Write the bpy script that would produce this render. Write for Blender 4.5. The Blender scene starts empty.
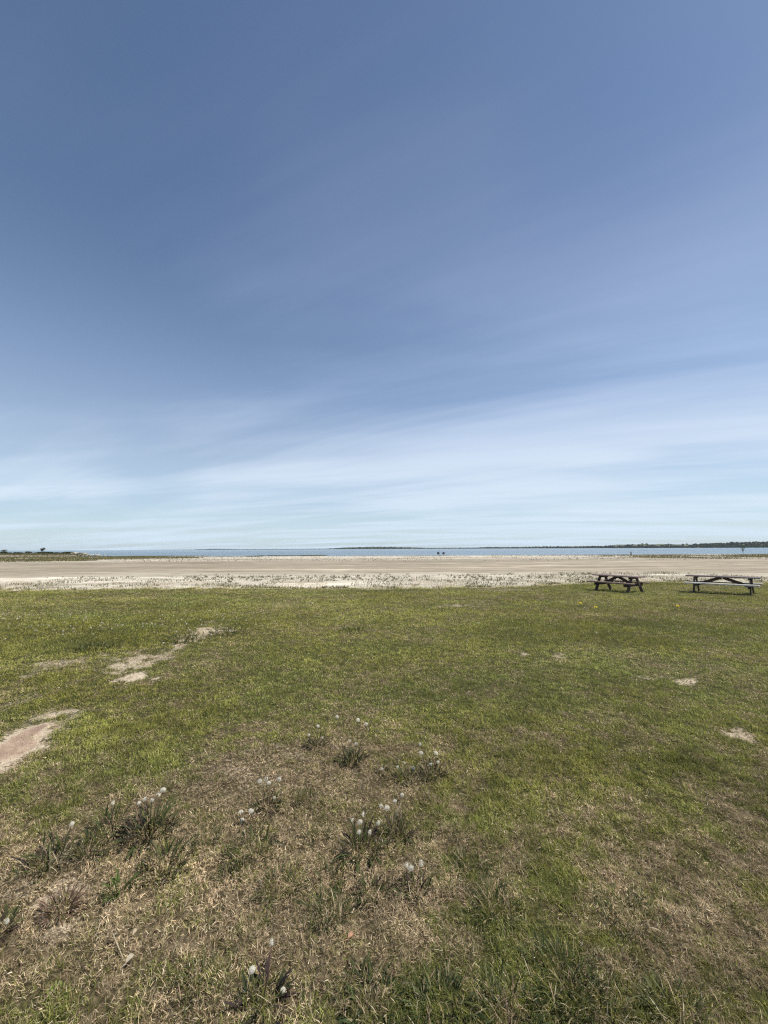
import bpy, math, random
import numpy as np
from mathutils import Vector, Matrix

sc = bpy.context.scene
COL = sc.collection
rng = np.random.default_rng(11)
random.seed(5)
R = math.radians

# ------------------------------------------------------------------ camera
F = 400.0                       # focal length in pixels of the 768 x 1024 frame
EYE = np.array([0.0, 0.0, 1.65])
TILT = math.atan(36.8 / F)
ROLL = -R(0.246)
_f = np.array([0, math.cos(TILT), math.sin(TILT)])
_r0 = np.array([1.0, 0, 0])
_u0 = np.array([0, -math.sin(TILT), math.cos(TILT)])
_r = math.cos(ROLL) * _r0 + math.sin(ROLL) * _u0
_u = -math.sin(ROLL) * _r0 + math.cos(ROLL) * _u0

cd = bpy.data.cameras.new('camera')
cam = bpy.data.objects.new('camera', cd)
COL.objects.link(cam)
cd.sensor_fit = 'VERTICAL'
cd.sensor_height = 24.0
cd.lens = 24.0 * F / 1024.0
cd.clip_start = 0.05
cd.clip_end = 60000
m = Matrix.Identity(4)
for i in range(3):
    m[i][0], m[i][1], m[i][2], m[i][3] = _r[i], _u[i], -_f[i], EYE[i]
cam.matrix_world = m
sc.camera = cam

# ------------------------------------------------------------------ noise
def _hash(ix, iy, seed):
    h = (ix.astype(np.int64) * 374761393 + iy.astype(np.int64) * 668265263 + seed * 1442695041) & 0xFFFFFFFF
    h = ((h ^ (h >> 13)) * 1274126177) & 0xFFFFFFFF
    h = (h ^ (h >> 16)) & 0xFFFFFFFF
    return h / 4294967295.0

def vnoise(x, y, seed=0):
    x = np.asarray(x, float); y = np.asarray(y, float)
    ix = np.floor(x); iy = np.floor(y)
    fx = x - ix; fy = y - iy
    fx = fx * fx * (3 - 2 * fx); fy = fy * fy * (3 - 2 * fy)
    a = _hash(ix, iy, seed); b = _hash(ix + 1, iy, seed)
    c = _hash(ix, iy + 1, seed); d = _hash(ix + 1, iy + 1, seed)
    return (a * (1 - fx) + b * fx) * (1 - fy) + (c * (1 - fx) + d * fx) * fy

def fbm(x, y, seed=0, octv=4):
    s = 0.0; a = 0.5; t = 0.0
    for k in range(octv):
        s = s + a * vnoise(x * 2 ** k + 17.3 * k, y * 2 ** k - 9.1 * k, seed + k)
        t += a; a *= 0.5
    return s / t

def sstep(a, b, x):
    t = np.clip((np.asarray(x, float) - a) / (b - a), 0, 1)
    return t * t * (3 - 2 * t)

# ------------------------------------------------------------------ terrain
WATER = -0.98
def lawn_edge(x):
    x = np.asarray(x, float)
    return 22.6 + 3.4 * sstep(6, 15, x) + 1.3 * (fbm(x * 0.22, x * 0 + 2.0, 31, 3) - 0.5) * 2 \
        + 1.0 * (fbm(x * 1.1, x * 0, 77, 3) - 0.5) * 2

def gz(x, y):
    x = np.asarray(x, float); y = np.asarray(y, float)
    e = lawn_edge(x)
    z = -0.022 * np.clip(y, -12, 23)
    z = z - np.clip(y - 23, 0, 147) * (0.474 / 132.0)
    z = z - np.clip(y - 158, 0, 260) * 0.012
    lawn = 1 - sstep(-0.6, 0.4, y - e)
    near = np.exp(-(np.maximum(np.hypot(x, y) - 14, 0) / 20.0))
    z = z + lawn * (0.05 * (fbm(x * 0.45, y * 0.45, 3, 2) - 0.5) * sstep(0.5, 4, np.hypot(x, y))
                    + 0.022 * (fbm(x * 3.1, y * 3.1, 5, 3) - 0.5)
                    + 0.020 * (vnoise(x * 12, y * 12, 6) - 0.5) * near + 0.012 * (vnoise(x * 26, y * 26, 8) - 0.5) * near)
    bch = sstep(-0.3, 0.5, y - e)
    z = z + bch * sstep(175, 120, y) * (0.16 * (fbm(x * 0.22, y * 0.22, 13, 3) - 0.5)
                  + 0.09 * (fbm(x * 1.3, y * 1.3, 12, 3) - 0.5) * sstep(45, 25, y))
    # low point of land far to the left, with bushes on it
    pen = sstep(0, -24, x + .665 * y + 14 * (fbm(y * 0.03, y * 0, 41, 2) - 0.5)) * sstep(118, 160, y) * sstep(345, 320, y)
    z = np.maximum(z, -4 + pen * (4 + WATER + 0.75 + 0.3 * (fbm(x * 0.05, y * 0.05, 42, 2) - 0.5)) + (1 - pen) * -3)
    return z

def ray(px, py):
    d = _f + ((px - 384.0) / F) * _r - ((py - 512.0) / F) * _u
    return d

def ground_at(px, py):
    d = ray(px, py)
    ts = np.geomspace(0.6, 900, 260)
    for _ in range(3):
        P = EYE + d * ts[:, None]
        below = P[:, 2] < gz(P[:, 0], P[:, 1])
        k = int(np.argmax(below)) if below.any() else len(ts) - 1
        k = max(k, 1)
        ts = np.linspace(ts[k - 1], ts[k], 24)
    return EYE + d * ts[-1]

def project(x, y, z):
    P = np.stack([np.asarray(x, float) - EYE[0], np.asarray(y, float) - EYE[1], np.asarray(z, float) - EYE[2]], -1)
    dz = np.maximum(P @ _f, 1e-3)
    return 384 + F * (P @ _r) / dz, 512 - F * (P @ _u) / dz, dz

# worn spots in the turf: pixel ellipse on the ground (cx, cy, rx, ry, slant, strength)
BARE = [(-4, 757, 76, 17, -0.54, 1.0), (-60, 786, 60, 26, -0.5, 1.0), (134, 678, 24, 4.6, -0.1, .72),
        (130, 664, 30, 8, -0.15, .58), (207, 630, 18, 5, -0.1, .66), (178, 648, 30, 8, -0.5, .52),
        (80, 660, 44, 4, -0.12, .44), (740, 738, 16, 6, 0.2, .60), (688, 680, 14, 3.6, 0, .56),
        (526, 654, 9, 2.6, 0, .58), (555, 656, 9, 2.2, 0, .5), (466, 656, 13, 2.0, 0, .65), (446, 654, 6, 1.5, 0, .6),
        (520, 672, 10, 2.0, 0, .35), (650, 678, 20, 2.2, 0, .35), (20, 700, 30, 6, -.4, .3), (455, 606, 24, 1.6, 0, .5),
        (30, 675, 18, 5, -.5, .4), (60, 905, 40, 34, -.5, .45), (225, 775, 60, 22, 0, .28),
        (690, 588, 40, 2, 0, .2), (500, 590, 60, 1.5, 0, .35), (730, 612, 30, 2, 0, .3)]

def bare_mask(x, y, z):
    px, py, _ = project(x, y, z)
    m_ = np.zeros_like(px)
    wob = (fbm(x * 1.6, y * 1.6, 51, 3) - 0.5) * 1.9 + (fbm(x * 7, y * 7, 53, 4) - 0.5) * 2.4
    for cx, cy, rx, ry, sl, st in BARE:
        dx = (px - cx); dy = (py - cy) - sl * dx
        rr = np.sqrt((dx / rx) ** 2 + (dy / ry) ** 2) + wob * (.5 if cx < 0 else 1.15)
        m_ = np.maximum(m_, st * (1 - sstep(0.2, 1.45, rr)))
    return m_

# dry versus green turf: pixel blobs on the ground (cx, cy, rx, ry, value)
DRYB = [(200, 950, 330, 130, .30), (90, 880, 150, 70, .32), (300, 800, 170, 50, .22), (720, 930, 150, 110, .26),
        (640, 1010, 160, 60, .12), (380, 905, 120, 50, .12), (740, 800, 60, 50, .10), (330, 755, 120, 30, .12),
        (330, 600, 300, 8, .10), (720, 610, 80, 12, .16), (230, 670, 90, 20, .06), (500, 700, 200, 30, -.06),
        (560, 860, 110, 70, -.10), (90, 635, 120, 22, -.30), (150, 760, 90, 25, -.10), (560, 770, 160, 40, -.10),
        (560, 965, 110, 50, -.20), (430, 1005, 120, 40, -.18), (640, 640, 170, 12, -.12), (40, 800, 80, 26, -.10),
        (590, 625, 150, 7, -.14), (30, 605, 120, 8, .04)]

def dryness(x, y, z):
    px, py, dz = project(x, y, z)
    d = 0.21 + 0.18 * sstep(740, 860, py)
    for cx, cy, rx, ry, v in DRYB:
        d = d + v * np.exp(-(((px - cx) / rx) ** 2 + ((py - cy) / ry) ** 2))
    n1 = fbm(x * 0.55, y * 0.55, 61, 4) - 0.5
    n2 = fbm(x * 2.6, y * 2.6, 62, 3) - 0.5
    n3 = fbm(x * 8.5, y * 8.5, 63, 3) - 0.5
    near = np.exp(-np.maximum(dz - 2, 0) / 4)
    d = d + 0.5 * n1 + 0.5 * n2 + (0.4 + 0.6 * near) * n3
    return np.clip(.12 + .84 * d, 0, 1)

# ------------------------------------------------------------------ mesh helpers
def mesh_np(name, verts, tris=None, quads=None, cols=None, attrs=None, smooth=False):
    me = bpy.data.meshes.new(name)
    verts = np.asarray(verts, np.float32)
    nt = 0 if tris is None else len(tris); nq = 0 if quads is None else len(quads)
    me.vertices.add(len(verts)); me.vertices.foreach_set('co', verts.ravel())
    parts = []; tot = []
    if nt: parts.append(np.asarray(tris, np.int32).ravel()); tot.append(np.full(nt, 3, np.int32))
    if nq: parts.append(np.asarray(quads, np.int32).ravel()); tot.append(np.full(nq, 4, np.int32))
    li = np.concatenate(parts); tot = np.concatenate(tot)
    start = np.concatenate([[0], np.cumsum(tot)[:-1]]).astype(np.int32)
    me.loops.add(len(li)); me.loops.foreach_set('vertex_index', li)
    me.polygons.add(nt + nq); me.polygons.foreach_set('loop_start', start)
    me.update(calc_edges=True)
    if smooth: me.polygons.foreach_set('use_smooth', np.ones(nt + nq, bool))
    if cols is not None:
        a = me.color_attributes.new('tint', 'FLOAT_COLOR', 'POINT')
        c4 = np.ones((len(verts), 4), np.float32); c4[:, :3] = cols
        a.data.foreach_set('color', c4.ravel())
    for k, v in (attrs or {}).items():
        a = me.attributes.new(k, 'FLOAT', 'POINT'); a.data.foreach_set('value', np.asarray(v, np.float32))
    return me

def link(name, me, mat=None, parent=None, loc=None, rotz=None):
    o = bpy.data.objects.new(name, me)
    COL.objects.link(o)
    if mat is not None and me is not None and not me.materials: me.materials.append(mat)
    if parent is not None: o.parent = parent
    if loc is not None: o.location = [float(v) for v in loc]
    if rotz is not None: o.rotation_euler = (0, 0, rotz)
    return o

def tag(o, label=None, cat=None, group=None, kind=None):
    if label: o['label'] = label
    if cat: o['category'] = cat
    if group: o['group'] = group
    if kind: o['kind'] = kind
    return o

class MB:
    """collects polygons with a colour each vertex"""
    def __init__(s): s.v = []; s.t = []; s.q = []; s.c = []
    def add(s, v, t=(), q=(), c=(1, 1, 1)):
        b = len(s.v); s.v += [tuple(float(k) for k in p) for p in v]
        s.t += [tuple(b + i for i in f) for f in t]; s.q += [tuple(b + i for i in f) for f in q]
        s.c += [tuple(c)] * len(v)
    def tube(s, pts, rad, n=5, c=(1, 1, 1)):
        pts = [np.asarray(p, float) for p in pts]
        if np.isscalar(rad): rad = [rad] * len(pts)
        vs = []; qs = []
        for i, p in enumerate(pts):
            d = pts[min(i + 1, len(pts) - 1)] - pts[max(i - 1, 0)]; d /= np.linalg.norm(d) + 1e-9
            a = np.cross(d, [0, 0, 1.0])
            if np.linalg.norm(a) < 1e-3: a = np.array([1.0, 0, 0])
            a /= np.linalg.norm(a); b = np.cross(d, a)
            for k in range(n):
                th = 2 * math.pi * k / n
                vs.append(p + rad[i] * (math.cos(th) * a + math.sin(th) * b))
        for i in range(len(pts) - 1):
            for k in range(n):
                qs.append((i * n + k, i * n + (k + 1) % n, (i + 1) * n + (k + 1) % n, (i + 1) * n + k))
        ts = []
        k0 = len(vs); vs.append(pts[0]); k1 = len(vs); vs.append(pts[-1])
        for k in range(n):
            ts.append((k0, (k + 1) % n, k)); b0 = (len(pts) - 1) * n
            ts.append((k1, b0 + k, b0 + (k + 1) % n))
        s.add(vs, ts, qs, c)
    def mesh(s, name, smooth=False):
        return mesh_np(name, np.array(s.v), s.t if s.t else None, s.q if s.q else None, np.array(s.c), None, smooth)

# ------------------------------------------------------------------ materials
def new_mat(name):
    mt = bpy.data.materials.new(name); mt.use_nodes = True
    nt = mt.node_tree; nt.nodes.clear()
    return mt, nt

def N(nt, typ, **kw):
    n = nt.nodes.new(typ)
    for k, v in kw.items():
        if k.startswith('i_'):
            key = k[2:]
            n.inputs[int(key) if key.isdigit() else key.replace('_', ' ')].default_value = v
        else: setattr(n, k, v)
    return n

def leaf_mat(name, transl=0.3, rough=0.45, spec=0.25, dead=False):
    mt, nt = new_mat(name)
    at = N(nt, 'ShaderNodeAttribute', attribute_name='tint')
    pr = N(nt, 'ShaderNodeBsdfPrincipled'); pr.inputs['Roughness'].default_value = rough
    pr.inputs['Specular IOR Level'].default_value = spec
    tr = N(nt, 'ShaderNodeBsdfTranslucent')
    mx = N(nt, 'ShaderNodeMixShader'); mx.inputs[0].default_value = transl
    out = N(nt, 'ShaderNodeOutputMaterial')
    L = nt.links.new
    L(at.outputs['Color'], pr.inputs['Base Color'])
    L(at.outputs['Color'], tr.inputs['Color'])
    L(pr.outputs[0], mx.inputs[1]); L(tr.outputs[0], mx.inputs[2]); L(mx.outputs[0], out.inputs[0])
    return mt

def ramp(nt, fac, stops, interp='LINEAR'):
    r = N(nt, 'ShaderNodeValToRGB'); r.color_ramp.interpolation = interp
    el = r.color_ramp.elements
    while len(el) < len(stops): el.new(0.5)
    for e, (p, c) in zip(el, stops):
        e.position = p; e.color = (c[0], c[1], c[2], 1)
    if fac is not None: nt.links.new(fac, r.inputs[0])
    return r

def noise(nt, vec, scale, detail=4, rough=0.55, dist=0.0):
    n = N(nt, 'ShaderNodeTexNoise'); n.inputs['Scale'].default_value = scale
    n.inputs['Detail'].default_value = detail; n.inputs['Roughness'].default_value = rough
    n.inputs['Distortion'].default_value = dist
    if vec is not None: nt.links.new(vec, n.inputs['Vector'])
    return n

def mixc(nt, fac, a, b, mode='MIX'):
    mx = N(nt, 'ShaderNodeMix', data_type='RGBA', blend_type=mode)
    for sock, v in ((mx.inputs[0], fac), (mx.inputs[6], a), (mx.inputs[7], b)):
        if isinstance(v, (int, float)): sock.default_value = v
        elif isinstance(v, tuple): sock.default_value = (v[0], v[1], v[2], 1)
        else: nt.links.new(v, sock)
    return mx.outputs[2]

def math_n(nt, op, a, b=None, clamp=False):
    n = N(nt, 'ShaderNodeMath', operation=op, use_clamp=clamp)
    for i, v in enumerate((a, b)):
        if v is None: continue
        if isinstance(v, (int, float)): n.inputs[i].default_value = v
        else: nt.links.new(v, n.inputs[i])
    return n.outputs[0]

def maprange(nt, v, a, b, c=0.0, d=1.0, smooth=True):
    n = N(nt, 'ShaderNodeMapRange'); n.interpolation_type = 'SMOOTHSTEP' if smooth else 'LINEAR'
    nt.links.new(v, n.inputs[0])
    for i, k in enumerate((a, b, c, d)): n.inputs[i + 1].default_value = k
    return n.outputs[0]

def mat_soil():
    mt, nt = new_mat('turf_soil'); L = nt.links.new
    geo = N(nt, 'ShaderNodeNewGeometry'); P = geo.outputs['Position']
    n1 = noise(nt, P, 3.0, 6, .65); n2 = noise(nt, P, 38, 5, .7); n3 = noise(nt, P, 160, 3, .7)
    base = ramp(nt, n2.outputs[0], [(.32, (.028, .022, .013)), (.5, (.085, .067, .038)), (.68, (.22, .175, .105))])
    grn = ramp(nt, n2.outputs[0], [(.3, (.02, .024, .009)), (.55, (.055, .058, .02)), (.7, (.12, .11, .045))])
    dry = N(nt, 'ShaderNodeAttribute', attribute_name='dry')
    c = mixc(nt, maprange(nt, dry.outputs['Fac'], .2, .6), grn.outputs[0], base.outputs[0])
    sand = ramp(nt, n1.outputs[0], [(.3, (.235, .160, .122)), (.5, (.36, .265, .20)), (.68, (.52, .42, .315))])
    grit = ramp(nt, n3.outputs[0], [(.36, (.38, .34, .30)), (.47, (.95, .94, .93)), (.55, (1.02, 1.02, 1.0)), (.66, (1.45, 1.45, 1.42))])
    b = N(nt, 'ShaderNodeAttribute', attribute_name='bare')
    pale = ramp(nt, n1.outputs[0], [(.3, (.42, .34, .25)), (.5, (.52, .435, .33)), (.68, (.62, .54, .42))])
    bb = math_n(nt, 'ADD', b.outputs['Fac'], math_n(nt, 'MULTIPLY', math_n(nt, 'SUBTRACT', n1.outputs[0], .5), .6))
    sandc = mixc(nt, 1.0, mixc(nt, maprange(nt, bb, .72, .98), pale.outputs[0], sand.outputs[0]), grit.outputs[0], 'MULTIPLY')
    e = math_n(nt, 'ADD', b.outputs['Fac'], math_n(nt, 'MULTIPLY', math_n(nt, 'SUBTRACT', n2.outputs[0], .5), 1.9))
    c = mixc(nt, maprange(nt, e, .22, .78), c, sandc)
    pr = N(nt, 'ShaderNodeBsdfPrincipled'); pr.inputs['Roughness'].default_value = .95
    pr.inputs['Specular IOR Level'].default_value = .1
    bm = N(nt, 'ShaderNodeBump'); bm.inputs['Strength'].default_value = .8; bm.inputs['Distance'].default_value = .012
    L(math_n(nt, 'ADD', n2.outputs[0], math_n(nt, 'MULTIPLY', n3.outputs[0], .35)), bm.inputs['Height'])
    L(c, pr.inputs['Base Color']); L(bm.outputs[0], pr.inputs['Normal'])
    L(pr.outputs[0], N(nt, 'ShaderNodeOutputMaterial').inputs[0])
    return mt

def mat_sand():
    mt, nt = new_mat('beach_sand'); L = nt.links.new
    geo = N(nt, 'ShaderNodeNewGeometry'); P = geo.outputs['Position']
    mp = N(nt, 'ShaderNodeMapping'); mp.inputs['Scale'].default_value = (.022, .15, 1); L(P, mp.inputs[0])
    streak = noise(nt, mp.outputs[0], 1.0, 6, .62, .6)
    mp2 = N(nt, 'ShaderNodeMapping'); mp2.inputs['Scale'].default_value = (.35, 1.1, 1); L(P, mp2.inputs[0])
    fine = noise(nt, mp2.outputs[0], 1.0, 6, .7)
    grain = noise(nt, P, 9.0, 5, .7)
    sx = N(nt, 'ShaderNodeSeparateXYZ'); L(P, sx.inputs[0])
    # depth of the beach: pale dry strip at the turf, tan middle, pale strip near the water, damp margin
    t = maprange(nt, math_n(nt, 'ADD', sx.outputs[1], math_n(nt, 'MULTIPLY', math_n(nt, 'SUBTRACT', streak.outputs[0], .5), 46.0)), 20, 170, 0, 1, False)
    band = ramp(nt, t, [(0, (.53, .49, .405)), (.06, (.50, .455, .37)), (.11, (.305, .265, .20)), (.32, (.295, .255, .194)),
                        (.50, (.33, .295, .235)), (.62, (.45, .41, .335)), (.84, (.47, .44, .37)), (.885, (.28, .24, .19)), (1, (.2, .18, .15))])
    st = ramp(nt, streak.outputs[0], [(.30, (.74, .73, .72)), (.43, (.94, .94, .93)), (.53, (1.02, 1.02, 1.02)), (.575, (1.14, 1.14, 1.15)), (.63, (1.5, 1.52, 1.53))])
    c = mixc(nt, 1.0, band.outputs[0], st.outputs[0], 'MULTIPLY')
    mp4 = N(nt, 'ShaderNodeMapping'); mp4.inputs['Scale'].default_value = (.05, .42, 1); L(P, mp4.inputs[0])
    crust = noise(nt, mp4.outputs[0], 1.0, 6, .68, 1.0)
    cr = ramp(nt, crust.outputs[0], [(.34, (.78, .76, .73)), (.46, (.97, .97, .96)), (.56, (1.03, 1.03, 1.03)), (.61, (1.2, 1.21, 1.22)), (.66, (1.6, 1.63, 1.65))])
    c = mixc(nt, 1.0, c, cr.outputs[0], 'MULTIPLY')
    fn = ramp(nt, fine.outputs[0], [(.3, (.62, .60, .57)), (.45, (.92, .915, .91)), (.55, (1.04, 1.04, 1.04)), (.7, (1.25, 1.25, 1.24))])
    c = mixc(nt, 1.0, c, fn.outputs[0], 'MULTIPLY')
    pr = N(nt, 'ShaderNodeBsdfPrincipled'); pr.inputs['Roughness'].default_value = .95
    pr.inputs['Specular IOR Level'].default_value = .1
    bm = N(nt, 'ShaderNodeBump'); bm.inputs['Strength'].default_value = .5; bm.inputs['Distance'].default_value = .05
    L(math_n(nt, 'ADD', grain.outputs[0], fine.outputs[0]), bm.inputs['Height'])
    L(c, pr.inputs['Base Color']); L(bm.outputs[0], pr.inputs['Normal'])
    L(pr.outputs[0], N(nt, 'ShaderNodeOutputMaterial').inputs[0])
    return mt

def mat_water():
    mt, nt = new_mat('lake_water'); L = nt.links.new
    geo = N(nt, 'ShaderNodeNewGeometry'); P = geo.outputs['Position']
    mp = N(nt, 'ShaderNodeMapping'); mp.inputs['Scale'].default_value = (.6, 1.3, 1); L(P, mp.inputs[0])
    w1 = noise(nt, mp.outputs[0], .35, 5, .6); w2 = noise(nt, mp.outputs[0], 1.9, 3, .6)
    mp3 = N(nt, 'ShaderNodeMapping'); mp3.inputs['Scale'].default_value = (.0012, .009, 1); L(P, mp3.inputs[0])
    slick = noise(nt, mp3.outputs[0], 1.0, 4, .6)
    h = math_n(nt, 'ADD', w1.outputs[0], math_n(nt, 'MULTIPLY', w2.outputs[0], .3))
    bm = N(nt, 'ShaderNodeBump'); bm.inputs['Distance'].default_value = 1.0
    L(maprange(nt, slick.outputs[0], .35, .65, .5, 1.0), bm.inputs['Strength'])
    L(h, bm.inputs['Height'])
    pr = N(nt, 'ShaderNodeBsdfPrincipled')
    pr.inputs['Base Color'].default_value = (.035, .085, .13, 1)
    pr.inputs['Roughness'].default_value = .12; pr.inputs['IOR'].default_value = 1.33
    L(bm.outputs[0], pr.inputs['Normal'])
    L(pr.outputs[0], N(nt, 'ShaderNodeOutputMaterial').inputs[0])
    return mt

def mat_wood(name, dark, mid, light, rough=.7):
    mt, nt = new_mat(name); L = nt.links.new
    tc = N(nt, 'ShaderNodeTexCoord')
    mp = N(nt, 'ShaderNodeMapping'); mp.inputs['Scale'].default_value = (2.2, 30, 30); L(tc.outputs['Object'], mp.inputs[0])
    n = noise(nt, mp.outputs[0], 1.0, 6, .65, .4)
    n2 = noise(nt, tc.outputs['Object'], 3.5, 4, .6)
    c = ramp(nt, n.outputs[0], [(.3, dark), (.5, mid), (.7, light)])
    w = ramp(nt, n2.outputs[0], [(.35, (.7, .7, .7)), (.6, (1.1, 1.1, 1.1))])
    col = mixc(nt, 1.0, c.outputs[0], w.outputs[0], 'MULTIPLY')
    pr = N(nt, 'ShaderNodeBsdfPrincipled'); pr.inputs['Roughness'].default_value = rough
    bm = N(nt, 'ShaderNodeBump'); bm.inputs['Strength'].default_value = .4; bm.inputs['Distance'].default_value = .004
    L(n.outputs[0], bm.inputs['Height']); L(bm.outputs[0], pr.inputs['Normal'])
    L(col, pr.inputs['Base Color']); L(pr.outputs[0], N(nt, 'ShaderNodeOutputMaterial').inputs[0])
    return mt

def mat_plain(name, a, b, scale=6, rough=.85):
    mt, nt = new_mat(name); L = nt.links.new
    geo = N(nt, 'ShaderNodeNewGeometry')
    n = noise(nt, geo.outputs['Position'], scale, 5, .65)
    c = ramp(nt, n.outputs[0], [(.35, a), (.65, b)])
    pr = N(nt, 'ShaderNodeBsdfPrincipled'); pr.inputs['Roughness'].default_value = rough
    L(c.outputs[0], pr.inputs['Base Color']); L(pr.outputs[0], N(nt, 'ShaderNodeOutputMaterial').inputs[0])
    return mt

M_GRASS = leaf_mat('grass_blades', .32, .7, .02)
M_LEAF = leaf_mat('weed_leaves', .22, .55, .05)
M_FLUFF = leaf_mat('seed_fluff', .3, .8, .1)
M_STEM = leaf_mat('stems', .1, .55, .25)
M_SOIL = mat_soil(); M_SAND = mat_sand(); M_WATER = mat_water()

# ------------------------------------------------------------------ ground sheet, split at the turf edge
def build_ground():
    rad = [0.02, .2, .35]
    while rad[-1] < 12: rad.append(rad[-1] * 1.010 if rad[-1] > .7 else rad[-1] * 1.06)
    while rad[-1] < 220: rad.append(rad[-1] * 1.017)
    while rad[-1] < 9300: rad.append(rad[-1] * 1.12)
    rad = np.array(rad)
    inner = np.arange(-62, 62.001, .16)
    outer = np.arange(64, 297.9, 2.0)
    ang = np.radians(np.concatenate([inner, outer]))          # 0 = straight ahead, clockwise
    Rr, A = np.meshgrid(rad, ang, indexing='ij')
    x = Rr * np.sin(A); y = Rr * np.cos(A)
    z = gz(x, y)
    nr, na = x.shape
    idx = np.arange(nr * na).reshape(nr, na)
    q = np.stack([idx[:-1, :], np.roll(idx, -1, 1)[:-1, :], np.roll(idx, -1, 1)[1:, :], idx[1:, :]], -1).reshape(-1, 4)
    V = np.stack([x, y, z], -1).reshape(-1, 3)
    cx = V[q].mean(1)
    isl = cx[:, 1] < lawn_edge(cx[:, 0])
    bare = bare_mask(V[:, 0], V[:, 1], V[:, 2]); dry = dryness(V[:, 0], V[:, 1], V[:, 2])
    lim = sstep(-1.6, -.1, V[:, 1] - lawn_edge(V[:, 0])); bare = np.maximum(bare, .72 * lim)
    behind = V[:, 1] < .4
    bare[behind] = 0; dry[behind] = .4
    for nm, sel, mt in (('ground', isl, M_SOIL), ('beach', ~isl, M_SAND)):
        qq = q[sel]; used = np.unique(qq); re = np.full(len(V), -1, np.int64); re[used] = np.arange(len(used))
        me = mesh_np(nm, V[used], None, re[qq][:, ::-1], None, {'bare': bare[used], 'dry': dry[used]}, True)
        o = link(nm, me, mt); o['kind'] = 'structure'
build_ground()

# lake
xs = np.concatenate([-np.geomspace(9000, 50, 14), [0], np.geomspace(50, 9000, 14)])
ys = np.concatenate([[120], np.geomspace(140, 9000, 24)])
X, Y = np.meshgrid(xs, ys, indexing='ij')
idx = np.arange(X.size).reshape(X.shape)
q = np.stack([idx[:-1, :-1], idx[1:, :-1], idx[1:, 1:], idx[:-1, 1:]], -1).reshape(-1, 4)
o = link('lake', mesh_np('lake', np.stack([X, Y, X * 0 + WATER], -1).reshape(-1, 3), None, q), M_WATER)
o['kind'] = 'structure'

# ------------------------------------------------------------------ blades
def blades(p, az, L, w, lean, bend, col, segs=2, twist=None):
    """arrays -> verts, tris, quads, cols; each blade curves over from its base"""
    n = len(p)
    sa, ca = np.sin(az), np.cos(az)
    out = np.stack([ca, sa, np.zeros(n)], -1)
    tw = rng.uniform(-.9, .9, n) if twist is None else twist
    side = np.stack([-sa * np.cos(tw), ca * np.cos(tw), np.sin(tw)], -1)
    up = np.array([0, 0, 1.0])
    d1 = out * np.sin(lean)[:, None] + up * np.cos(lean)[:, None]
    l2 = np.minimum(lean + bend, 1.75)
    d2 = out * np.sin(l2)[:, None] + up * np.cos(l2)[:, None]
    mid = p + d1 * (L * .5)[:, None]; tip = mid + d2 * (L * .5)[:, None]
    hw = side * (w * .5)[:, None]
    if segs == 2:
        V = np.stack([p - hw, p + hw, mid + hw * .85, mid - hw * .85, tip], 1).reshape(-1, 3)
        b = np.arange(n)[:, None] * 5
        qd = b + np.array([[0, 1, 2, 3]]); tr = b + np.array([[3, 2, 4]])
        C = np.repeat(col, 5, 0)
        return V, tr, qd, C
    V = np.stack([p - hw, p + hw, tip], 1).reshape(-1, 3)
    b = np.arange(n)[:, None] * 3
    return V, b + np.array([[0, 1, 2]]), None, np.repeat(col, 3, 0)

GREEN = np.array([[.305, .305, .074], [.365, .355, .095], [.240, .258, .062], [.440, .415, .172], [.140, .168, .054]])
GREENP = [.30, .26, .22, .12, .10]
STRAW = np.array([[.63, .50, .31], [.52, .40, .245], [.74, .63, .44], [.37, .27, .17], [.46, .32, .22]])
STRAWP = [.30, .28, .14, .18, .10]

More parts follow.
